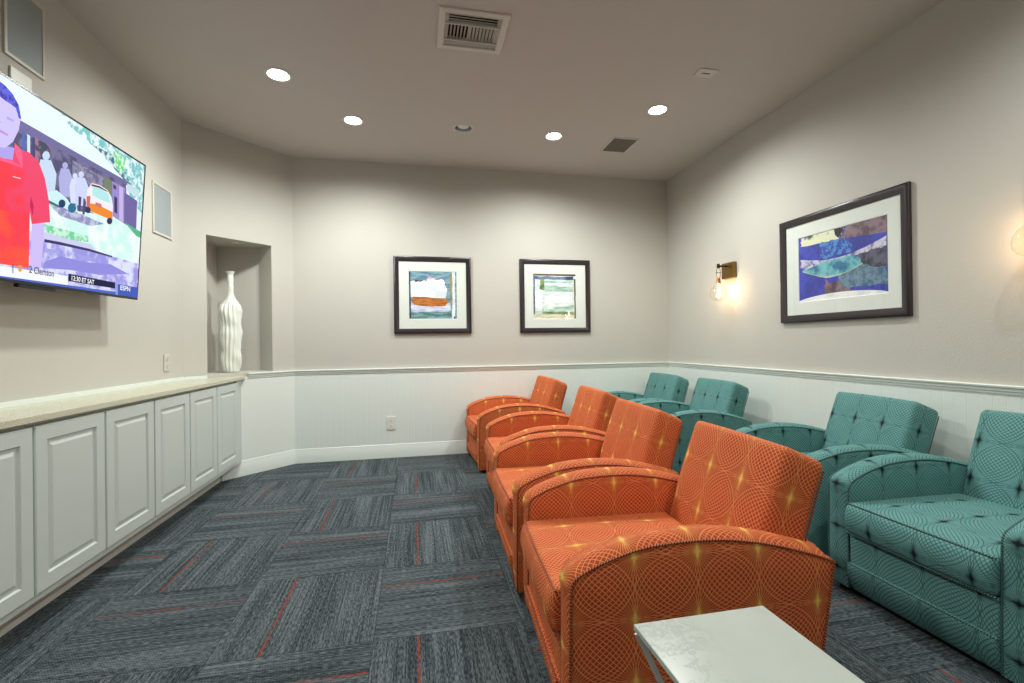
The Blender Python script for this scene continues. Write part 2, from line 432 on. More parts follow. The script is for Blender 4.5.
mb.prism([(XL+.016, YD-.0), (XL+.0, YD-.016), (XL+.02, YD-.016+.0), (XL+.135, YD+.099), (XL+.125, YD+.11)], zt+.0005, zt+.026)
struct(mb.build('trim_5', M['trim']))

# ------------------------------------------------------------------ armchairs
def rbox(mb, x0, x1, y0, y1, z0, z1, r, warp=None, n=10, uvo=(0, 0), rr=None):
    """rounded box with grid faces, then warped; UV in metres from the unwarped box (front/back: y,z; sides: x,z; top: x,y)"""
    c = Vector(((x0+x1)/2, (y0+y1)/2, (z0+z1)/2)); h = Vector(((x1-x0)/2, (y1-y0)/2, (z1-z0)/2))
    key = {}
    def ax(hh):
        inner = hh-r; k = max(2, n)
        g = [-hh+r*(1-math.cos(i/4*PI/2))*1.0 for i in range(4)]
        mid = [-inner+2*inner*i/k for i in range(k+1)]
        return g+mid+[-q for q in g[::-1]]
    A = [ax(h.x), ax(h.y), ax(h.z)]
    def V(p):
        inn = Vector([max(-h[i]+r, min(h[i]-r, p[i])) for i in range(3)]); d = p-inn
        q = inn+d.normalized()*r if d.length > 1e-9 else p
        q = q+c
        if warp: q = Vector(warp(q.x, q.y, q.z))
        kk = (round(p.x, 6), round(p.y, 6), round(p.z, 6))
        if kk not in key: key[kk] = mb.vert(q)
        return key[kk]
    for axis in range(3):
        i1, i2 = [(1, 2), (0, 2), (0, 1)][axis]
        for sg in (-1, 1):
            for a, b in zip(A[i1], A[i1][1:]):
                for e, f in zip(A[i2], A[i2][1:]):
                    ps = []
                    for q1, q2 in ((a, e), (b, e), (b, f), (a, f)):
                        p = Vector((0, 0, 0)); p[axis] = sg*h[axis]; p[i1] = q1; p[i2] = q2; ps.append(p)
                    uv = [(p[i1]+c[i1]+uvo[0], p[i2]+c[i2]+uvo[1]) for p in ps]
                    if axis == 2: uv = [(u2, u1) for u1, u2 in uv]          # top: u=y, v=x
                    ids = [V(p) for p in ps]
                    if (sg > 0) ^ (axis == 1): pass
                    else: ids = ids[::-1]; uv = uv[::-1]
                    mb.face(ids, uv)
def smooth_curve(pts, sub=5):
    out = []
    for i in range(len(pts)-1):
        p0 = pts[max(i-1, 0)]; p1 = pts[i]; p2 = pts[i+1]; p3 = pts[min(i+2, len(pts)-1)]
        for k in range(sub):
            t = k/sub
            out.append(tuple(.5*((2*p1[j])+(-p0[j]+p2[j])*t+(2*p0[j]-5*p1[j]+4*p2[j]-p3[j])*t*t+(-p0[j]+3*p1[j]-3*p2[j]+p3[j])*t**3) for j in range(len(p1))))
    out.append(tuple(pts[-1])); return out
HW, WA = .287, .106
ARM = smooth_curve([(.012, .03), (.012, .16), (.016, .36), (.018, .455), (.027, .500), (.064, .524), (.116, .546), (.214, .574), (.301, .585), (.403, .588), (.493, .583), (.60, .566), (.68, .546), (.76, .522), (.832, .496)], 4)
ARM_REAR = [(.832, .496), (.815, .40), (.79, .247), (.762, .10), (.752, .03)]
def arm(mb, sgn):
    band = ARM; rear = smooth_curve(ARM_REAR, 3)[1:]
    prof = band+rear                       # closed by the bottom
    nb = len(band); k = len(prof)
    L = [0.]
    for i in range(1, k): L.append(L[-1]+math.dist(prof[i], prof[i-1]))
    L0 = L[min(range(nb), key=lambda i: abs(band[i][0]-.2) if band[i][1] > .4 else 9)]     # arc length over x=.2
    nor = []
    for i in range(k):
        a = prof[max(i-1, 0)]; b = prof[min(i+1, k-1)]; dx, dz = b[0]-a[0], b[1]-a[1]; l = math.hypot(dx, dz) or 1
        nor.append((-dz/l, dx/l))
    lat = [-1, -.97, -.88, -.65, -.35, 0, .35, .65, .88, .97, 1]
    rings = []
    for t in lat:
        o_ = .019*(1-abs(t)**3.0)
        ring = []
        for i, (x, z) in enumerate(prof):
            w = 1 if i < nb-2 else .35
            fz = min(1, max(0, (z-.03)/.1)) if i < nb//2 else 1
            o = o_*w*fz*(.6 if i < 13 else 1)
            ring.append(mb.vert((x+nor[i][0]*o, sgn*(HW+WA/2)+t*(WA/2-.003), z+nor[i][1]*o)))
        rings.append(ring)
    for a, (A, B) in enumerate(zip(rings, rings[1:])):
        for i in range(k-1):
            va = .5*.175+lat[a]*WA/2+.0; vb = .5*.175+lat[a+1]*WA/2
            ua, ub = L[i]-L0+.19, L[i+1]-L0+.19
            va += .0875; vb += .0875
            mb.face((A[i], A[i+1], B[i+1], B[i]), [(ua, va), (ub, va), (ub, vb), (ua, vb)])
        mb.face((A[k-1], A[0], B[0], B[k-1]), [(0, 0)]*4)
    cx, cz = .42, .30
    for side, ring in ((-1, rings[0]), (1, rings[-1])):
        prev = ring; pp = [(prof[i][0], prof[i][1]) for i in range(k)]
        for sc, puff in ((.985, .002), (.93, .005), (.7, .008), (.35, .009)):
            cur = []; cp = []
            for (x, z) in prof:
                x2 = cx+(x-cx)*sc; z2 = cz+(z-cz)*sc; cp.append((x2, z2))
                cur.append(mb.vert((x2, sgn*(HW+WA/2)+side*(WA/2-.003+puff-.0), z2)))
            for i in range(k):
                j = (i+1) % k
                mb.face((prev[i], prev[j], cur[j], cur[i]), [(a-.01, b-.035) for a, b in (pp[i], pp[j], cp[j], cp[i])])
            prev = cur; pp = cp
        mb.face(prev, [(a-.01, b-.035) for a, b in pp])
    return prof
def back_warp(x, y, z):
    # box x .0-.17, z 0-.58 -> reclined cushion
    s_ = z/.56; xf = .598+.169*s_-.012*math.sin(PI*min(1, max(0, s_)))          # front face line
    zf = .27+.552*s_
    d = x/.15; xr = xf+ (.185-.055*s_); zr = zf-.062*s_*1.0
    X_ = xf+(xr-xf)*d; Z_ = zf+(zr-zf)*d
    wy = 1+.06*d*s_
    crown = .006*math.cos(y/.3*PI/2)*s_
    return (X_-.010*(1-(y/.285)**2)*(1-d), y*wy, Z_+crown)
def cushion_warp(x, y, z):
    k = (z-.285)/.135; yy = 1-(y/.285)**2
    bow = -.016*math.sin(PI*min(1, max(0, k)))*(1-min(1, max(0, x/.3)))
    crown = .016*yy*math.sin(PI*min(1, max(.0, (x+.02)/.66)))*max(0, k)
    front = .012*(1-min(1, max(0, x/.10)))*max(0, k)*0
    return (x+bow-.006*yy*(1-min(1, max(0, x/.3))), y, z+crown-front)
def make_chair(kind, label, group):
    fab, cord = M[kind], M[kind+'_cord']
    t = thing('armchair', label, 'armchair', (0, 0, 0), group)
    for sgn in (-1, 1):
        mb = MB(); prof = arm(mb, sgn); a = mb.build('arm', fab, t, smooth=50)
        for side in (-1, 1):
            y = sgn*(HW+WA/2)+side*(WA/2-.0015)
            mb = MB(); mb.tube([(x-.001, y, z+.001) for x, z in ARM]+([(x+.001, y, z) for x, z in ARM_REAR[1:]] if side == sgn else []), .0036, 6)
            mb.build('piping', cord, a, smooth=60, fixn=True)
    mb = MB(); rbox(mb, -.008, .63, -.284, .284, .285, .425, .024, cushion_warp, 12, (.035, .02)); cu = mb.build('seat_cushion', fab, t, smooth=60)
    for z, ry in ((.418, .284), (.292, .284)):
        mb = MB(); pts = []
        for i in range(25):
            y = -ry+2*ry*i/24
            x_, y_, z_ = cushion_warp(-.004, y, z); pts.append((x_+.0035, y_, z_+(.003 if z > .4 else -.003)))
        mb.tube(pts, .0038, 6); mb.build('piping', cord, cu, smooth=60)
    mb = MB()
    rbox(mb, .012, .30, -.284, .284, .13, .285, .012, None, 6, (.035, .06)); mb.build('front_rail', fab, t, smooth=60)
    mb = MB()
    def fw(x, y, z):
        k = (.152-z)/.13
        return (x+.035*max(0, k)**1.6-.006*math.sin(PI*min(1, max(0, k))), y, z)
    rbox(mb, -.006, .25, -.284, .284, .022, .152, .012, fw, 6, (.035, .0)); fp = mb.build('footrest_panel', fab, t, smooth=60)
    mb = MB(); mb.tube([(-.002, -.284+.568*i/16, .150) for i in range(17)], .0038, 6); mb.build('piping', cord, fp, smooth=60)
    mb = MB(); rbox(mb, 0, .15, -.283, .283, 0, .56, .026, back_warp, 10, (.13, .115)); bk = mb.build('backrest', fab, t, smooth=60)
    for sgn in (-1, 1):
        mb = MB(); mb.tube([back_warp(.147, sgn*.277, z) for z in (.20, .3, .4, .48, .53)], .003, 6); mb.build('piping', cord, bk, smooth=60)
    mb = MB()
    def rw(x, y, z):
        return (x-.115*(1-(z/.5)), y, z)
    rbox(mb, .735, .868, -.289, .289, .03, .50, .012, rw, 6, (.0, .0)); mb.build('rear_panel', fab, t, smooth=60)
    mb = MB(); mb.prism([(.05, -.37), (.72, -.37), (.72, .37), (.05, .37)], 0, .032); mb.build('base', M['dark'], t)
    return t
def dup(root, label):
    r = root.copy(); C.objects.link(r); r['label'] = label
    for ch in list(root.children):
        c = ch.copy(); C.objects.link(c); c.parent = r
        for g in ch.children:
            d = g.copy(); C.objects.link(d); d.parent = c
    return r
CH = dict(
 orange=[(.424, 1.630, -3.9, 'orange patterned armchair beside the marble side table'),
         (.447, 2.470, -2.3, 'orange patterned armchair second from the marble side table'),
         (.538, 3.375, -1.8, 'orange patterned armchair second from the back wall'),
         (.526, 4.541, 2.0, 'orange patterned armchair farthest back, against the back wall')],
 teal=[(1.905, 1.492, -1.1, 'teal patterned armchair with its whole seat and front in view'),
       (1.948, 2.420, -6.7, 'teal patterned armchair below the wide blue picture'),
       (1.843, 3.740, -2.5, 'teal patterned armchair below the far wall lamp, second from the back wall'),
       (1.824, 4.562, 0.0, 'teal patterned armchair farthest away, tucked into the far right corner')])
for kind, lst in CH.items():
    g = kind+' armchairs in a row'
    proto = None
    for x, y, r, lab in lst:
        if proto is None: o = proto = make_chair(kind, lab, g)
        else: o = dup(proto, lab)
        o.location = (x, y, 0); o.rotation_euler = (0, 0, math.radians(r))

# ------------------------------------------------------------------ side table
tt = thing('side_table', 'marble topped side table with slim crossed metal legs beside the nearest orange armchair', 'side table', (.65, .77, 0))
tx0, tx1, ty0, ty1 = .481, .820, .545, .993
mb = MB(); mb.box(tx0, tx1, ty0, ty1, .507, .52); mb.build('table_top', M['marble'], tt, bevel=.0015)
for y in (ty0+.010, ty1-.010):
    for a, b in ((tx0+.006, tx1-.10), (tx1-.006, tx0+.10)):
        o_ = .0035 if a < b else -.0035; mb = MB(); mb.bar((a, y+o_, .503), (b, y+o_, .004), .006, .013, side=(0, 1, 0)); mb.build('leg', M['leg'], tt)

# ------------------------------------------------------------------ vase in the niche
vx, vy = -1.640, 4.695
prof = [(.0, 0), (.052, 0), (.062, .01), (.070, .06), (.076, .14), (.071, .20), (.078, .28), (.082, .36), (.076, .42), (.082, .50), (.084, .56), (.078, .60), (.062, .635), (.044, .66), (.030, .69), (.024, .73), (.027, .77), (.022, .81), (.024, .85), (.022, .89), (.032, .915), (.034, .92), (.028, .918), (.018, .89), (.016, .80)]
pf = []
for (a, b), (c, d) in zip(prof, prof[1:]):
    for k in range(4): pf.append(((a+(c-a)*k/4)*1.0, b+(d-b)*k/4))
def vmod(a, z, r):
    if r < .001: return 1
    am = .085 if .02 < z < .62 else .02
    return 1+am*math.cos(15*a+1.0*math.sin(z*13))+(.04*math.sin(2*a+z*24)+.03*math.sin(a*3+z*41))*(1 if z > .02 else 0)
mb = MB(); mb.lathe(pf, (vx, vy, .9305), 104, mod=vmod)
v = mb.build('vase', M['vase'], smooth=70); tag(v, 'tall white ceramic bottle vase with rippled flutes standing in the wall niche', 'vase')

# ------------------------------------------------------------------ pictures
def quadmap(P0, ex, ey): return lambda a, b, o=0., n=None: P0+ex*a+ey*b+(n or Vector((0, 0, 0)))*o
def artmat(name, c1, c2, scale=9, stretch=(1, 1, 1), thr=(.4, .6)):
    m, nt, bs = newmat(name); X.nt = nt
    tc = nt.nodes.new('ShaderNodeTexCoord').outputs['Object']; mp = nt.nodes.new('ShaderNodeMapping'); mp.inputs['Scale'].default_value = stretch; nt.links.new(tc, mp.inputs[0])
    f = sstep(noise(mp.outputs[0], scale, 5, .65), *thr)
    nt.links.new(mixc(f, c1, c2), bs.inputs['Base Color']); bs.inputs['Roughness'].default_value = .6
    return m
def picture(label, origin, ex, nrm, W, H, fw, art, shapes, mats):
    """origin = lower left outer corner on the wall seen from the room, ex = unit along the wall; art=(a0,a1,b0,b1) fractions in metres"""
    O = Vector(origin); ex = Vector(ex); ez = Vector((0, 0, 1)); n = Vector(nrm)
    t = thing('framed_picture', label, 'picture', tuple(O+ex*W/2))
    P = lambda a, b, o: O+ex*a+ez*b+n*o
    mb = MB(); prof = [(0, .002), (0, .022), (.006, .028), (fw*.35, .030), (fw*.75, .020), (fw*.92, .018), (fw, .014), (fw, .002)]; rings = []
    for ins, h in prof: rings.append([mb.vert(P(a, b, h)) for a, b in ((ins, ins), (W-ins, ins), (W-ins, H-ins), (ins, H-ins))])
    for A, B in zip(rings, rings[1:]+rings[:1]):
        for j in range(4): j2 = (j+1) % 4; mb.face((A[j], A[j2], B[j2], B[j]))
    mb.build('frame', M['frame'], t, smooth=40)
    a0, a1, b0, b1 = art
    mb = MB(); i = fw-.002; e = .003
    def ringface(r0, r1, h0, h1, mi):
        A = [mb.vert(P(a, b, h0)) for a, b in r0]; B = [mb.vert(P(a, b, h1)) for a, b in r1]
        for j in range(4): j2 = (j+1) % 4; mb.face((A[j], A[j2], B[j2], B[j]), mi=mi)
    R = lambda x0, x1, y0, y1: [(x0, y0), (x1, y0), (x1, y1), (x0, y1)]
    ringface(R(i, W-i, i, H-i), R(a0-e, a1+e, b0-e, b1+e), .0085, .0085, 0)
    ringface(R(a0-e, a1+e, b0-e, b1+e), R(a0, a1, b0, b1), .0085, .0055, 1)
    mb.build('mat', [M['mat'], M['matcut']], t, fixn=True)
    mb = MB(); aw, ah = a1-a0, b1-b0
    q = [mb.vert(P(a, b, .005)) for a, b in R(a0, a1, b0, b1)]; mb.face(q, mi=0)
    for k, (poly, mi) in enumerate(shapes):
        ids = [mb.vert(P(a0+min(1, max(0, x))*aw, b0+min(1, max(0, y))*ah, .0051+.00006*k)) for x, y in poly]; mb.face(ids, mi=mi)
    mb.build('print', mats, t, fixn=False)
    mb = MB(); q = [mb.vert(P(a, b, .0125)) for a, b in R(i, W-i, i, H-i)]; mb.face(q); mb.build('glass', M['glass'], t, fixn=False)
    return t
def rough(poly, amp=.012, sub=5, seed=1):
    rn = random.Random(seed); out = []
    for (a, b), (c, d) in zip(poly, poly[1:]+poly[:1]):
        for k in range(sub):
            f = k/sub; out.append((a+(c-a)*f+rn.uniform(-amp, amp), b+(d-b)*f+rn.uniform(-amp, amp)))
    return out
hs = (1, 1, 5)
A1 = [artmat('blue grey wash', rgb(84, 128, 152), rgb(140, 178, 190), 8, hs),
      artmat('white cloud paint', rgb(214, 228, 238), rgb(252, 252, 250), 6, (1, 1, 3)),
      artmat('ochre stroke', rgb(150, 84, 26), rgb(196, 122, 44), 9, hs),
      artmat('sea green wash', rgb(58, 112, 110), rgb(128, 166, 172), 8, hs),
      artmat('ink edge', rgb(24, 40, 58), rgb(60, 90, 110), 12),
      artmat('lilac foam', rgb(180, 188, 222), rgb(226, 230, 244), 8, hs),
      artmat('olive strip', rgb(122, 118, 74), rgb(158, 150, 104), 10),
      artmat('pink dab', rgb(206, 150, 174), rgb(226, 190, 204), 10)]
s1 = [([(0, 0), (.88, 0), (.88, .22), (0, .22)], 3), (rough([(.03, .14), (.86, .16), (.88, .32), (.03, .36)], .015, 6, 2), 5),
      (rough([(.40, .78), (.58, .78), (.58, .88), (.40, .88)], .02, 4, 8), 7), (rough([(.03, .82), (.28, .82), (.28, .70), (.03, .70)], .02, 6, 7), 4), (rough([(.50, .84), (.76, .84), (.76, .70), (.50, .70)], .015, 6, 6), 4),
      (rough([(.02, .46), (.76, .44), (.79, .60), (.74, .80), (.30, .80), (.02, .78)], .02, 7, 3), 1),
      (rough([(.36, .66), (.72, .66), (.74, .84), (.36, .85)], .02, 6, 4), 1),
      (rough([(.05, .34), (.12, .29), (.5, .26), (.76, .28), (.83, .36), (.74, .44), (.3, .46), (.06, .47)], .010, 4, 5), 2),
      ([(.0, 0), (.035, 0), (.03, 1), (0, 1)], 4), (rough([(.86, .3), (.90, .3), (.91, .95), (.85, .95)], .008, 5, 4), 6),
      (rough([(.90, 0), (.965, 0), (.97, 1), (.915, 1)], .006, 8, 5), 1), (rough([(.965, 0), (1, 0), (1, 1), (.975, 1)], .004, 8, 6), 0), (rough([(.925, 0), (.97, 0), (.96, .04), (.93, .04)], .006, 2, 6), 4)]
picture('square dark-framed abstract picture with a white cloud above an ochre band', (-.208, YB, 1.275), (1, 0, 0), (0, -1, 0), .802, .806, .052, (.155, .648, .155, .650), s1, A1)
A2 = [artmat('pale aqua paint', rgb(190, 216, 214), rgb(236, 244, 240), 7, hs),
      artmat('soft green streak', rgb(128, 178, 162), rgb(196, 220, 208), 7, hs),
      artmat('brown edge', rgb(70, 44, 30), rgb(120, 84, 48), 10), artmat('navy edge', rgb(46, 60, 96), rgb(110, 130, 170), 9),
      artmat('sand strip', rgb(196, 196, 160), rgb(226, 226, 204), 9, hs), artmat('moss line', rgb(70, 110, 60), rgb(146, 170, 110), 9, hs), artmat('white dab', rgb(240, 246, 246), rgb(252, 252, 252), 5)]
s2 = [([(0, 0), (1, 0), (1, .12), (0, .12)], 4), (rough([(.2, .10), (.95, .10), (.95, .16), (.2, .17)], .012, 6, 1), 5), (rough([(.03, .88), (.95, .88), (.95, .95), (.03, .95)], .012, 6, 2), 3), ([(0, .965), (1, .965), (1, 1), (0, 1)], 2),
      (rough([(.15, .66), (.26, .64), (.25, .90), (.17, .90)], .012, 5, 3), 5), (rough([(.26, .60), (.94, .62), (.94, .72), (.26, .74)], .014, 6, 4), 1), (rough([(.26, .80), (.9, .80), (.9, .84), (.26, .85)], .012, 6, 14), 1),
      (rough([(.04, .22), (.20, .22), (.22, .60), (.04, .60)], .014, 6, 5), 6), (rough([(.3, .17), (.94, .18), (.94, .30), (.5, .24)], .012, 6, 6), 1), (rough([(.26, .34), (.92, .36), (.90, .52), (.26, .52)], .012, 6, 7), 6),
      (rough([(0, .1), (.04, .1), (.04, .96), (0, .96)], .008, 8, 8), 3), (rough([(.96, 0), (1, 0), (1, .9), (.965, .9)], .008, 8, 9), 2), (rough([(.80, .05), (.86, .05), (.85, .17), (.81, .17)], .006, 3, 9), 6), (rough([(.2, .14), (.25, .14), (.24, .24), (.2, .24)], .01, 3, 9), 1)]
picture('square dark-framed abstract picture in pale aqua and green streaks', (1.128, YB, 1.275), (1, 0, 0), (0, -1, 0), .808, .806, .052, (.153, .643, .153, .646), s2, A2)
A3 = [artmat('cobalt blue', rgb(34, 44, 150), rgb(50, 66, 186), 8), artmat('plum brown', rgb(86, 64, 78), rgb(134, 112, 124), 14),
      artmat('yellow white scrub', rgb(60, 80, 80), rgb(226, 230, 196), 12, (1, 1, 1), (.35, .5)), artmat('pale lilac texture', rgb(84, 96, 150), rgb(206, 202, 222), 26, (1, 1, 1), (.35, .55)),
      artmat('turquoise body', rgb(40, 110, 150), rgb(110, 190, 196), 10), artmat('black fish shadow', rgb(24, 28, 48), rgb(84, 84, 110), 16), artmat('black ink', rgb(14, 16, 24), rgb(30, 34, 50), 8),
      artmat('teal scrub', rgb(60, 100, 130), rgb(110, 140, 160), 20), artmat('white belly', rgb(214, 220, 226), rgb(240, 242, 240), 6), artmat('bright blue scribble', rgb(30, 60, 170), rgb(70, 140, 200), 30, (1, 1, 1), (.45, .55)),
      artmat('lime line', rgb(150, 180, 110), rgb(196, 214, 150), 8)]
def bow(x0, x1, f0, f1, n=14):
    a = [(x0+(x1-x0)*i/n, f0(i/n)) for i in range(n+1)]; b = [(x0+(x1-x0)*i/n, f1(i/n)) for i in range(n+1)]; return a+b[::-1]
s3 = [(rough([(.03, .86), (.50, .83), (.56, 1.0), (.03, 1.0)], .01, 6, 1), 2), (rough([(.50, .84), (.56, 1), (.44, 1)], .01, 4, 2), 6), (rough([(.52, .84), (1, .78), (1, 1), (.58, 1)], .008, 6, 3), 1),
      (rough([(.38, .24), (.62, .26), (.62, 0), (.32, 0), (.34, .3)], .01, 6, 4), 1), (rough([(.5, .44), (.98, .44), (1, .12), (.5, .12)], .015, 6, 5), 7),
      (rough([(.30, .60), (.66, .62), (.60, .84), (.28, .84)], .02, 7, 6), 9),
      (rough(bow(.02, .99, lambda t: .58-.27*math.sin(PI*min(1, t*1.1+.05)), lambda t: .66-.12*math.sin(PI*t)+.08*t), .006, 1, 7), 3),
      (rough(bow(.05, .86, lambda t: .46-.15*math.sin(PI*t)+.03*t, lambda t: .48+.05*math.sin(PI*t)+.07*t), .006, 1, 8), 4),
      (bow(.05, .86, lambda t: .46-.15*math.sin(PI*t)+.03*t, lambda t: .472-.15*math.sin(PI*t)+.03*t), 10),
      (rough([(.70, .56), (.86, .60), (1, .60), (1, .34), (.86, .36), (.76, .44)], .012, 5, 9), 5), (rough([(.36, .22), (.52, .24), (.54, .05), (.36, .04)], .01, 5, 9), 1),
      (bow(.0, 1, lambda t: 0, lambda t: .015+.07*math.sin(PI*t)**.7), 8)]
# wide picture on the right wall: seen from the room its left edge is the far one
picture('wide dark-framed abstract picture in cobalt blue and turquoise on the right wall', (XR, 3.242, 1.295), (0, -1, 0), (-1, 0, 0), 1.006, .800, .056, (.173, .862, .155, .642), s3, A3)

# ------------------------------------------------------------------ television
Bf = Vector((-1.709, 3.36, 1.466)); Tf = Vector((-1.650, 3.362, 2.313))
tu = (Tf-Bf).normalized(); tr = Vector((0, 1, .0105)).normalized(); tn = tr.cross(tu).normalized(); tu = tn.cross(tr)
TW, TH = 1.515, .852
def tvp(s_, t_, o): return Bf-tr*(TW-s_)+tu*t_+tn*o          # s 0..TW left to right, t 0..TH
def tvpx(u, v):
    d = ray(u, v); O = Vector((0, 0, CAMZ)); q = O+d*((Bf-O).dot(tn)/d.dot(tn)) - Bf
    return TW+q.dot(tr), q.dot(tu)
tv = thing('television', 'large wall mounted flat television showing a man in a red shirt before a house', 'television', tuple(tvp(TW/2, 0, 0)))
def tbox(mb, s0, s1, t0, t1, o0, o1, mi=0):
    b = [mb.vert(tvp(s_, t_, o_)) for o_ in (o0, o1) for t_ in (t0, t1) for s_ in (s0, s1)]
    for q in ((0, 2, 3, 1), (4, 5, 7, 6), (0, 1, 5, 4), (2, 6, 7, 3), (0, 4, 6, 2), (1, 3, 7, 5)): mb.face([b[i] for i in q], mi=mi)
mb = MB(); tbox(mb, 0, TW, 0, TH, -.012, -.002); tbox(mb, .04, TW-.04, .05, TH-.04, -.035, -.012); tbox(mb, .25, TW-.25, .1, TH-.25, -.07, -.035)
mb.build('housing', M['black_plastic'], tv)
mb = MB(); bz, bb = .009, .014
tbox(mb, 0, bz, 0, TH, -.002, .003); tbox(mb, TW-bz, TW, 0, TH, -.002, .003); tbox(mb, bz, TW-bz, 0, bb, -.002, .003); tbox(mb, bz, TW-bz, TH-bz, TH, -.002, .003)
mb.build('bezel', M['black_plastic'], tv)
mb = MB(); sc_ = tvpx(38, 288)[0]; tbox(mb, sc_-.11, sc_+.11, -.016, .0, -.02, .002); sb = mb.build('sensor_bar', M['black_plastic'], tv, bevel=.004)
mb = MB(); mb.box(XL+.002, XL+.02, 2.35, 2.85, 1.75, 2.1)
for y in (2.45, 2.75): mb.bar((XL+.012, y, 1.92), tuple(tvp(TW-(3.36-y), TH*.5, -.06)), .03, .05)
mb.build('wall_mount', M['black_plastic'], tv)
# the picture on the screen
SM = []; SI = {}
def sm(r, g, b, k=1.05, r2=None):
    key = (r, g, b, k, r2)
    if key not in SI:
        SI[key] = len(SM)
        m = emit('screen colour', rgb(r, g, b), k)
        if r2:
            nt = m.node_tree; X.nt = nt; bs = nt.nodes['Principled BSDF']; tc = nt.nodes.new('ShaderNodeTexCoord').outputs['Object']
            nt.links.new(mixc(sstep(noise(tc, r2[3], 4, .6), .42, .58), rgb(r, g, b), rgb(*r2[:3])), bs.inputs['Emission Color'])
        m.node_tree.nodes['Principled BSDF'].inputs['Roughness'].default_value = .5; m.node_tree.nodes['Principled BSDF'].inputs['Specular IOR Level'].default_value = .08
        SM.append(m)
    return SI[key]
mb = MB(); layer = [0]
def clampst(s_, t_): return min(TW-bz, max(bz, s_)), min(TH-bz, max(bb, t_))
def spoly(px, mi, raw=False):
    o = .0002+.00005*layer[0]; layer[0] += 1
    ids = [mb.vert(tvp(*(clampst(*(p if raw else tvpx(*p)))), o)) for p in px]; mb.face(ids, mi=mi)
spoly([(0, 0), (TW, 0), (TW, TH), (0, TH)], sm(226, 244, 255), True)
# sky and pale roof, trees
spoly([(0, 60), (146, 150), (146, 215), (100, 170), (60, 112)], sm(232, 248, 255, 1.05, (120, 196, 196, 30)))
spoly([(85, 140), (118, 158), (132, 186), (112, 170)], sm(60, 120, 140, 1.0, (216, 240, 240, 34)))
spoly([(113, 150), (125, 158), (124, 172), (115, 168)], sm(110, 220, 130, 1.0, (226, 250, 236, 40)))
spoly([(-180, -10), (20, 82), (62, 120), (98, 150), (130, 187), (60, 150), (-180, 40)], sm(232, 255, 252))
# house wall under the eave
spoly([(-180, 40), (20, 124), (60, 146), (126, 184), (127, 226), (70, 212), (-180, 190)], sm(120, 114, 152, 1.0, (84, 82, 116, 16)))
spoly([(-180, 30), (20, 120), (60, 143), (130, 183), (130, 187), (60, 150), (-180, 46)], sm(112, 106, 158))
spoly([(34, 137), (50, 146), (50, 200), (34, 198)], sm(66, 74, 96, 1.0, (168, 120, 150, 22)))
spoly([(22, 131), (25, 133), (25, 180), (22, 178)], sm(70, 110, 190)); spoly([(27, 134), (30, 136), (30, 182), (27, 180)], sm(210, 228, 255)); spoly([(32, 137), (35, 138), (35, 190), (32, 188)], sm(70, 70, 120))
spoly([(72, 160), (112, 182), (112, 212), (72, 200)], sm(112, 104, 140, 1.0, (150, 150, 180, 30)))
spoly([(104, 176), (112, 181), (112, 210), (104, 206)], sm(116, 130, 106))
spoly([(112, 181), (125, 188), (125, 224), (112, 217)], sm(150, 140, 206)); spoly([(119, 186), (123, 188), (123, 222), (119, 220)], sm(200, 180, 228))
spoly([(124, 192), (137, 201), (136, 230), (124, 224)], sm(112, 100, 160)); spoly([(127, 183), (139, 190), (139, 198), (127, 191)], sm(196, 224, 230)); spoly([(114, 196), (117, 198), (117, 214), (114, 212)], sm(70, 50, 90)); spoly([(113, 184), (116, 186), (116, 190), (113, 188)], sm(96, 60, 80))
# ground, drive and grass
spoly([(-180, 180), (46, 202), (70, 210), (112, 216), (146, 236), (146, 300), (-180, 300)], sm(206, 246, 240, 1.05, (240, 252, 246, 12)))
spoly([(48, 203), (74, 211), (104, 224), (90, 226), (60, 216)], sm(150, 146, 196, 1.0, (196, 206, 226, 30)))
spoly([(124, 222), (146, 234), (146, 240), (136, 236)], sm(90, 180, 140))
spoly([(44, 224), (66, 230), (88, 236), (88, 242), (64, 240), (46, 232)], sm(120, 214, 160, 1.0, (206, 246, 226, 36)))
spoly([(-180, 215), (44, 232), (60, 237), (90, 244), (96, 250), (60, 244), (44, 241), (-180, 228)], sm(206, 206, 240))
# road with dappled shade
spoly([(-180, 226), (44, 241), (94, 251), (146, 266), (146, 300), (-180, 300)], sm(222, 224, 252, 1.05, (156, 152, 226, 10)))
spoly([(44, 239), (60, 242), (90, 249), (112, 256), (112, 257.5), (88, 251), (60, 245), (44, 242)], sm(60, 56, 110))
spoly([(44, 262), (60, 256), (84, 262), (110, 264), (128, 274), (100, 275), (70, 270), (42, 268)], sm(146, 140, 222))
spoly([(76, 254), (90, 257), (96, 262), (80, 260)], sm(164, 160, 230)); spoly([(44, 248), (58, 250), (60, 254), (46, 252)], sm(170, 164, 232))
# far figures
def figure(x, y, h, c):
    spoly([(x-h*.16, y), (x-h*.2, y-h*.55), (x-h*.13, y-h*.82), (x+h*.1, y-h*.80), (x+h*.22, y-h*.5), (x+h*.17, y+h*.04)], c)
    spoly([(x+h*.085*math.cos(a*PI/4)-.3, y-h*.9+h*.1*math.sin(a*PI/4)) for a in range(8)], c)
figure(46, 197, 46, sm(200, 220, 244)); figure(65, 196, 34, sm(176, 176, 226)); figure(75, 203, 30, sm(216, 222, 250)); figure(81, 205, 34, sm(206, 214, 248))
spoly([(78, 196), (81, 197), (80, 212), (78, 211)], sm(70, 66, 120)); spoly([(83, 198), (86, 200), (84, 215), (82, 214)], sm(84, 70, 120))
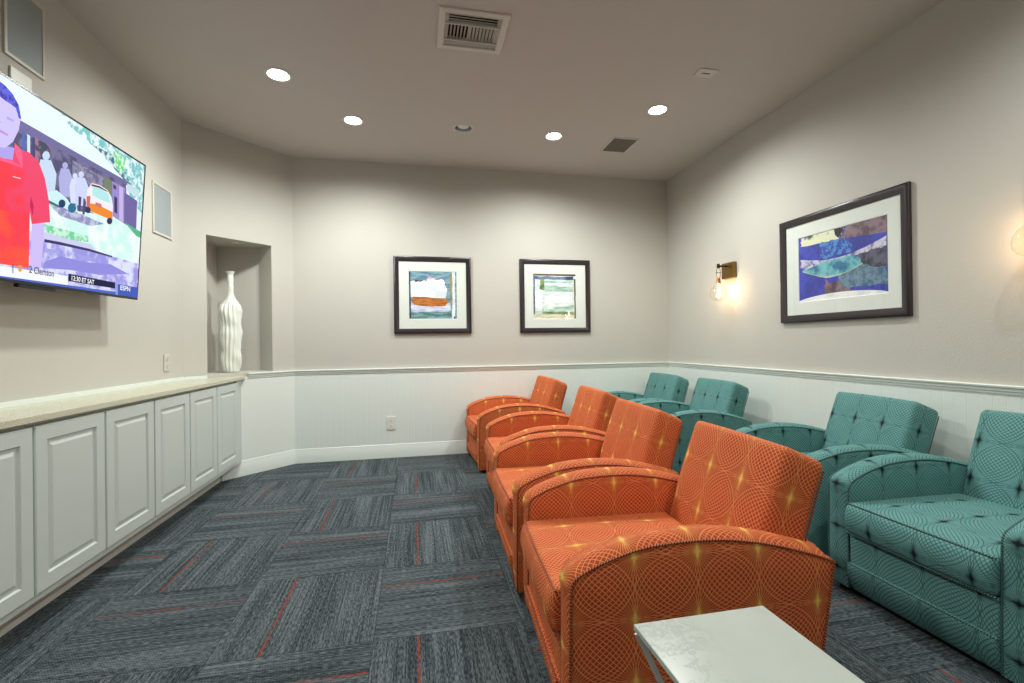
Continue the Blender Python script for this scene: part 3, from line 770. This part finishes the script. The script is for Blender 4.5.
# cars
spoly([(47, 192), (56, 190), (66, 198), (70, 204), (76, 205), (77, 212), (70, 211), (60, 206), (48, 200)], sm(206, 240, 244)); spoly([(48, 200), (60, 206), (60, 208), (48, 203)], sm(60, 110, 110))
def wheel(x, y, r, c): spoly([(x+r*.85*math.cos(a*PI/5), y+r*math.sin(a*PI/5)) for a in range(10)], c)
wheel(61.5, 203.5, 4.2, sm(34, 60, 110)); wheel(71.5, 208, 5, sm(40, 110, 150))
spoly([(85, 200), (87, 190), (91, 183), (99, 185), (107, 190), (111, 197), (112.5, 206), (112, 220), (106, 218), (88, 211)], sm(240, 236, 244))
spoly([(92, 187), (100, 188.5), (108, 194), (110, 203), (101, 200), (92, 195)], sm(176, 232, 232)); spoly([(91, 184), (99, 186), (107, 191), (107, 192), (99, 188), (91, 186)], sm(110, 60, 60))
spoly([(87, 203), (96, 204), (112, 212), (112, 220), (104, 217), (87, 210)], sm(240, 138, 44)); spoly([(86, 196), (90, 196), (89, 208), (86, 206)], sm(206, 110, 100)); spoly([(95, 202), (101, 204), (101, 208), (95, 206)], sm(206, 120, 110))
wheel(87.5, 210, 3.2, sm(50, 50, 90)); wheel(109, 221, 3.4, sm(50, 46, 90)); spoly([(98, 217), (106, 221), (106, 224), (100, 220)], sm(244, 240, 250))
# man in the red shirt
skin = sm(206, 196, 255); skin2 = sm(176, 164, 236)
spoly([(-40, 118), (6, 146), (14, 148), (14, 160), (4, 166), (-20, 150), (-44, 130)], skin2)
spoly([(-52, 76), (-22, 80), (4, 93), (17, 106), (20, 118), (18, 130), (12, 142), (4, 148), (-8, 145), (-30, 128), (-48, 100)], skin)
spoly([(-60, 90), (-54, 62), (-30, 58), (-8, 76), (4, 85), (12, 94), (18, 105), (20.5, 119), (18, 118), (15, 108), (10, 104), (5, 101), (0, 97), (-12, 92), (-34, 82), (-50, 100)], sm(50, 48, 176, 1.0, (92, 96, 226, 40)))
spoly([(6, 116), (13, 120), (13, 122), (6, 119)], skin2); spoly([(-3, 128), (7, 134), (7, 136), (-3, 131)], sm(196, 140, 216)); spoly([(-6, 112), (0, 122), (-4, 126)], skin2)
spoly([(-70, 118), (-44, 128), (-16, 150), (2, 158), (12, 160), (14, 143), (20, 150), (28, 152), (38, 162), (44, 178), (48, 200), (49.5, 222), (31, 224), (29, 212), (28, 268), (-80, 250), (-90, 150)], sm(240, 72, 110, 1.05, (250, 60, 76, 5)))
spoly([(-90, 190), (28, 216), (28, 268), (-80, 252)], sm(250, 84, 66, 1.05, (246, 62, 80, 6)))
spoly([(-10, 152), (2, 158), (12, 161), (20, 166), (14, 152), (14, 143), (21, 150), (22, 168), (8, 163), (-12, 157)], sm(250, 96, 140))
spoly([(30, 196), (33, 206), (32, 216), (29, 206)], sm(200, 36, 90)); spoly([(12, 176), (20, 178), (20, 179), (12, 177)], sm(255, 200, 226))
spoly([(31, 224), (44, 223), (42, 250), (40, 268), (29, 268)], sm(206, 190, 244))
# lower banner
spoly([(-180, 238), (67, 276), (67, 285), (-180, 252)], sm(244, 246, 255)); spoly([(11.5, 264), (12.4, 264.2), (12.4, 273), (11.5, 272.8)], sm(60, 60, 110))
spoly([(-180, 252), (67, 285), (116, 292), (137, 296), (137, 310), (-180, 290)], sm(76, 104, 196))
spoly([(67.5, 273.5), (114.5, 282.5), (114.5, 288.5), (67.5, 281)], sm(28, 32, 66)); spoly([(67, 283), (115, 290.5), (115, 291.3), (67, 284)], sm(200, 206, 240))
spoly([(115, 282.5), (117, 283), (117, 296), (115, 296)], sm(140, 160, 230)); spoly([(117, 284), (137, 287.5), (137, 300), (117, 297)], sm(66, 92, 186))
for dx_, dy_, r_ in ((0, 1.2, 2.1), (-2.5, -1, 1.1), (-.9, -2.5, 1.1), (1, -2.3, 1.1), (2.6, -.6, 1.1)): wheel(19, 268.5, .01, sm(232, 160, 60)); wheel(19+dx_, 268.5+dy_, r_, sm(232, 160, 60))
scr = mb.build('screen', SM, tv, fixn=False)
def text_on_tv(body, px0, px1, hgt, mat, name='caption_lettering'):
    cu = bpy.data.curves.new(name, 'FONT'); cu.body = body; cu.size = 1; cu.offset = .018
    o = bpy.data.objects.new(name, cu); C.objects.link(o); dg = bpy.context.evaluated_depsgraph_get(); dg.update()
    me = bpy.data.meshes.new_from_object(o.evaluated_get(dg)); bpy.data.objects.remove(o)
    s0, t0 = tvpx(*px0); s1_, t1 = tvpx(*px1)
    w = max(v.co.x for v in me.vertices); 
    mb = MB()
    for v in me.vertices:
        f = v.co.x/w; mb.vert(tvp(s0+(s1_-s0)*f, t0+(t1-t0)*f+v.co.y*hgt, .0052))
    for p in me.polygons: mb.face(list(p.vertices))
    return mb.build(name, mat, scr, fixn=False)
text_on_tv('2 Clemson', (27.5, 272.4), (52.5, 276.6), .044, emit('dark caption ink', rgb(60, 62, 100), 1))
text_on_tv('12:30 ET SAT', (69.5, 279.9), (93, 284.4), .034, emit('white caption ink', rgb(250, 250, 255), 1))
text_on_tv('ESPN', (119, 289.6), (129, 291.4), .038, emit('white logo ink', rgb(250, 250, 255), 1))

# ------------------------------------------------------------------ wall speakers and plates
def wall_speaker(label, y0, y1, z0, z1):
    t = thing('wall_speaker', label, 'speaker', (XL, (y0+y1)/2, z0), 'flush speakers on the left wall')
    mb = MB(); f = .018
    P = [(0, 0.0005), (0, .008), (.003, .010), (f-.003, .010), (f, .006), (f, .0005)]; rings = []
    for ins, h in P: rings.append([mb.vert((XL+h, a, b)) for a, b in ((y0+ins, z0+ins), (y1-ins, z0+ins), (y1-ins, z1-ins), (y0+ins, z1-ins))])
    for A, B in zip(rings, rings[1:]+rings[:1]):
        for j in range(4): j2 = (j+1) % 4; mb.face((A[j], A[j2], B[j2], B[j]))
    mb.build('frame', M['almond'], t)
    mb = MB(); mb.box(XL+.001, XL+.0055, y0+f, y1-f, z0+f, z1-f); mb.build('grille', M['grille'], t)
wall_speaker('flush wall speaker high on the wall above the television', 2.600, 2.845, 2.548, 2.925)
wall_speaker('flush wall speaker to the right of the television, near the niche', 3.852, 4.128, 2.005, 2.383)
def outlet(label, P0, ex, n, w, h, sock=True, mat='white_plastic', name='wall_outlet', cat='outlet'):
    P0 = Vector(P0); ex = Vector(ex); n = Vector(n); ez = Vector((0, 0, 1))
    t = thing(name, label, cat, tuple(P0))
    def pb(mb, a0, a1, b0, b1, o0, o1):
        b = [mb.vert(P0+ex*a+ez*c+n*o) for o in (o0, o1) for c in (b0, b1) for a in (a0, a1)]
        for q in ((0, 2, 3, 1), (4, 5, 7, 6), (0, 1, 5, 4), (2, 6, 7, 3), (0, 4, 6, 2), (1, 3, 7, 5)): mb.face([b[i] for i in q])
    mb = MB(); pb(mb, -w/2, w/2, 0, h, .0005, .008); mb.build('cover_plate', M[mat], t, bevel=.002)
    if sock:
        for zc in (h*.3, h*.7):
            mb = MB(); mb.lathe([(.0, .0), (.019, .0), (.019, .003), (.0, .003)], P0+ez*zc+n*.0075, 20, axis=n); f = mb.build('socket', M[mat], t)
            mb = MB()
            for a in (-.007, .007): pb(mb, a-.0012, a+.0012, zc, zc+.009, .0100, .0110)
            pb(mb, -.0025, .0025, zc-.011, zc-.006, .0100, .0110)
            mb.build('slots', M['dark'], f)
    else:
        for a in (-w/2+.015, w/2-.015):
            mb = MB(); mb.lathe([(0, 0), (.003, 0), (.003, .001), (0, .001)], P0+ex*a+ez*(h/2)+n*.008, 10, axis=n); mb.build('screw', M['grille'], t)
outlet('white power outlet low on the back wall panelling', (-.25, YB-.010, .289), (1, 0, 0), (0, -1, 0), .088, .135)
outlet('almond power outlet on the left wall just above the stone worktop', (XL, 4.027, .985), (0, 1, 0), (1, 0, 0), .08, .13, True, 'almond')
outlet('blank white plate peeking out above the top of the television', (XL, 2.697, 2.38), (0, 1, 0), (1, 0, 0), .125, .128, False, 'white_plastic', 'blank_wall_plate', 'wall plate')

# ------------------------------------------------------------------ ceiling fittings
CANL = ['lit recessed ceiling light nearest the television wall', 'lit recessed ceiling light above the wall niche', 'unlit recessed ceiling light with silver reflector',
        'lit recessed ceiling light over the second back wall picture', 'lit recessed ceiling light nearest the right wall picture',
        'added unseen recessed ceiling light near the viewer on the cabinet side', 'added unseen recessed ceiling light near the viewer on the right wall side', 'added unseen recessed ceiling light behind the viewer', 'lit recessed ceiling light over the middle of the room']
for (x, y, on), lab in zip(CANS, CANL):
    t = thing('recessed_light', lab, 'ceiling light', (x, y, ZC), 'recessed ceiling lights')
    mb = MB(); mb.lathe([(.070, .0), (.070, -.004), (.078, -.007), (.090, -.005), (.095, -.0005), (.095, 0)], (x, y, ZC), 40, cap=False); mb.build('trim_ring', M['ceil_plastic'], t, smooth=40)
    mb = MB(); mb.lathe([(.0708, -.001), (.066, .03), (.056, .07), (.040, .098), (.002, .1)], (x, y, ZC), 36, cap=False); mb.build('reflector', M['reflector'], t, smooth=60, fixn=False)
    mb = MB(); zb_ = .008 if on else .003
    mb.lathe([(.0005, zb_), (.030, zb_+.002), (.050, zb_+.010), (.053, zb_+.018), (.040, zb_+.055), (.016, zb_+.08), (.0005, zb_+.082)], (x, y, ZC), 32); mb.build('lamp', M['lamp_lens'] if on else M['lamp_off'], t, smooth=50)
    if on:
        ld = bpy.data.lights.new('downlight_beam', 'SPOT'); ld.energy = 92 if y > 0 else 38; ld.spot_size = math.radians(168); ld.spot_blend = .78; ld.shadow_soft_size = .055; ld.color = (.985, 1, .955)
        lo = bpy.data.objects.new('downlight_beam', ld); C.objects.link(lo); lo.location = (x, y, ZC-.03)
t = thing('niche_light', 'tiny unlit round light on the ceiling of the vase niche', 'ceiling light', (-1.62, 4.74, NZ1))
mb = MB(); mb.lathe([(.0005, -.006), (.030, -.006), (.036, -.004), (.038, -.0005)], (-1.62, 4.74, NZ1), 28, cap=False); mb.build('cover', M['ceil_plastic'], t, smooth=40)
# supply vent
t = thing('air_vent', 'square white ceiling air supply vent with curved blades', 'vent', (.358, 2.783, ZC), None)
vx0, vx1, vy0, vy1 = .155, .562, 2.600, 2.968
mb = MB(); P = [(0, 0), (0, -.006), (.006, -.010), (.034, -.012), (.040, -.008), (.040, .0)]; rings = []
for ins, h in P: rings.append([mb.vert((a, b, ZC+h)) for a, b in ((vx0+ins, vy0+ins), (vx1-ins, vy0+ins), (vx1-ins, vy1-ins), (vx0+ins, vy1-ins))])
for A, B in zip(rings, rings[1:]+rings[:1]):
    for j in range(4): j2 = (j+1) % 4; mb.face((A[j], A[j2], B[j2], B[j]))
mb.build('frame', M['ceil_plastic'], t)
mb = MB(); mb.box(.2155, .4995, 2.6605, 2.8995, ZC+.084, ZC+.089); mb.box(.2155, .2175, 2.6605, 2.8995, ZC+.012, ZC+.084); mb.box(.4975, .4995, 2.6605, 2.8995, ZC+.012, ZC+.084); mb.box(.2175, .4975, 2.8975, 2.8995, ZC+.012, ZC+.084); mb.build('duct', M['dark'], t)
def slat(p, q, ang, w=.03):
    mb = MB(); p = Vector(p); q = Vector(q); d = (q-p).normalized(); up = Vector((0, 0, 1)); sd = d.cross(up)
    A = []; B = []
    for k in range(6):
        f = k/5; a = ang*f; off = sd*(w*f*math.sin(a))+up*(w*f*math.cos(a)); A.append(mb.vert(p+off)); B.append(mb.vert(q+off))
        A.append(mb.vert(p+off+sd*.0012)); B.append(mb.vert(q+off+sd*.0012))
    for k in range(0, 10, 2): mb.face((A[k], A[k+2], B[k+2], B[k])); mb.face((A[k+1], B[k+1], B[k+3], A[k+3]))
    mb.face((A[0], B[0], B[1], A[1])); mb.face((A[-2], A[-1], B[-1], B[-2]))
    return mb.build('louvre', M['ceil_plastic'], t, fixn=True)
for k in range(4): slat((.200, 2.652+k*.022, ZC-.004), (.517, 2.652+k*.022, ZC-.004), -1.0, .02)
for k in range(15):
    x = .207+k*.0207; slat((x, 2.735, ZC-.006), (x, 2.872, ZC-.006), .6 if k < 7 else -.6, .019)
for k in range(3): slat((.517, 2.888+k*.017, ZC-.004), (.200, 2.888+k*.017, ZC-.004), -1.1, .02)
mb = MB(); mb.box(.197, .520, 2.727, 2.734, ZC-.008, ZC+.015); mb.box(.197, .520, 2.873, 2.880, ZC-.008, ZC+.015); mb.build('divider', M['ceil_plastic'], t)
# return grille
t = thing('ceiling_grille', 'small dark square ceiling grille near the far right corner', 'vent', (1.94, 4.15, ZC))
gx0, gx1, gy0, gy1 = 1.800, 2.062, 3.985, 4.305
mb = MB(); P = [(0, -.0005), (0, -.006), (.004, -.008), (.014, -.008), (.016, -.004), (.016, -.0005)]; rings = []
for ins, h in P: rings.append([mb.vert((a, b, ZC+h)) for a, b in ((gx0+ins, gy0+ins), (gx1-ins, gy0+ins), (gx1-ins, gy1-ins), (gx0+ins, gy1-ins))])
for A, B in zip(rings, rings[1:]+rings[:1]):
    for j in range(4): j2 = (j+1) % 4; mb.face((A[j], A[j2], B[j2], B[j]))
mb.build('frame', M['ceil_plastic'], t)
mb = MB(); mb.box(gx0+.016, gx1-.016, gy0+.016, gy1-.016, ZC-.004, ZC-.0005); mb.build('mesh_panel', M['ceil_grille'], t)
# small sensor plate
t = thing('ceiling_sensor', 'small flat off-white sensor plate on the ceiling towards the right wall', 'sensor', (2.015, 2.92, ZC))
mb = MB(); mb.box(1.945, 2.085, 2.868, 2.962, ZC-.007, ZC-.0005); bd = mb.build('housing', M['ceil_plastic'], t, bevel=.003)
mb = MB(); mb.box(1.985, 2.045, 2.908, 2.922, ZC-.0078, ZC-.0068); mb.build('sensor_slot', M['ceil_grille'], t)

# ------------------------------------------------------------------ wall lamps
def sconce(label, yc):
    t = thing('wall_lamp', label, 'wall lamp', (XR, yc, 1.74), 'brass wall lamps with clear globes')
    z0 = 1.742
    mb = MB(); mb.box(XR-.045, XR-.0005, yc-.080, yc+.080, z0, z0+.145); mb.build('back_plate', M['brass'], t, bevel=.003)
    bx = XR-.135; za = z0+.112
    mb = MB(); mb.tube([(XR-.045, yc, za), (bx, yc, za)], .009, 12); mb.lathe([(0, -.02), (.013, -.02), (.015, 0), (.013, .02), (0, .02)], (bx, yc, za), 16); mb.build('arm', M['bronze'], t, smooth=50)
    mb = MB()
    for s_ in (-1, 1): mb.tube([(bx+s_*.008, yc, za-.012), (bx+s_*.020, yc, za-.04), (bx+s_*.020, yc, za-.085), (bx+s_*.010, yc, za-.118)], .0022, 8)
    mb.bar((bx-.028, yc, za-.062), (bx+.028, yc, za-.062), .008, .004); mb.build('hanger', M['bronze'], t, smooth=50)
    mb = MB(); mb.lathe([(0, 0), (.016, 0), (.018, -.008), (.018, -.045), (.020, -.05), (0, -.05)], (bx, yc, za-.112), 20); mb.build('socket', M['copper'], t, smooth=50)
    gz = za-.24
    mb = MB(); mb.lathe([(.021, .092), (.022, .080), (.034, .062), (.056, .040), (.071, .012), (.076, -.016), (.071, -.045), (.055, -.068), (.030, -.082), (.0005, -.086)], (bx, yc, gz), 36, cap=False); mb.build('globe', M['globe'], t, smooth=80, fixn=False)
    mb = MB(); mb.tube([(bx-.006, yc, gz+.075), (bx-.009, yc, gz-.01), (bx-.003, yc, gz-.035), (bx+.003, yc, gz-.035), (bx+.009, yc, gz-.01), (bx+.006, yc, gz+.075)], .0022, 6); mb.build('filament', M['filament'], t, smooth=60)
    ld = bpy.data.lights.new('bulb_glow', 'POINT'); ld.energy = 1.5; ld.shadow_soft_size = .03; ld.color = (1, .70, .44)
    lo = bpy.data.objects.new('bulb_glow', ld); C.objects.link(lo); lo.location = (bx, yc, gz+.01)
sconce('brass wall lamp with clear globe between the back corner and the blue picture', 3.862)
sconce('brass wall lamp with clear globe on the near side of the blue picture', 1.600)

# ------------------------------------------------------------------ world, camera, colour
w = bpy.data.worlds.new('world'); bpy.context.scene.world = w; w.use_nodes = True
w.node_tree.nodes['Background'].inputs[0].default_value = (.5, .5, .5, 1); w.node_tree.nodes['Background'].inputs[1].default_value = .1
cd = bpy.data.cameras.new('camera'); cd.sensor_width = 36; cd.lens = 36*F/1024; cd.clip_start = .02
co = bpy.data.objects.new('camera', cd); C.objects.link(co)
R = Matrix((RX, UP, -FW)).transposed()
co.matrix_world = Matrix.Translation((0, 0, CAMZ)) @ R.to_4x4()
bpy.context.scene.camera = co
vs = bpy.context.scene.view_settings; vs.view_transform = 'Standard'; vs.look = 'None'; vs.gamma = 1; vs.use_curve_mapping = False; vs.exposure = 0
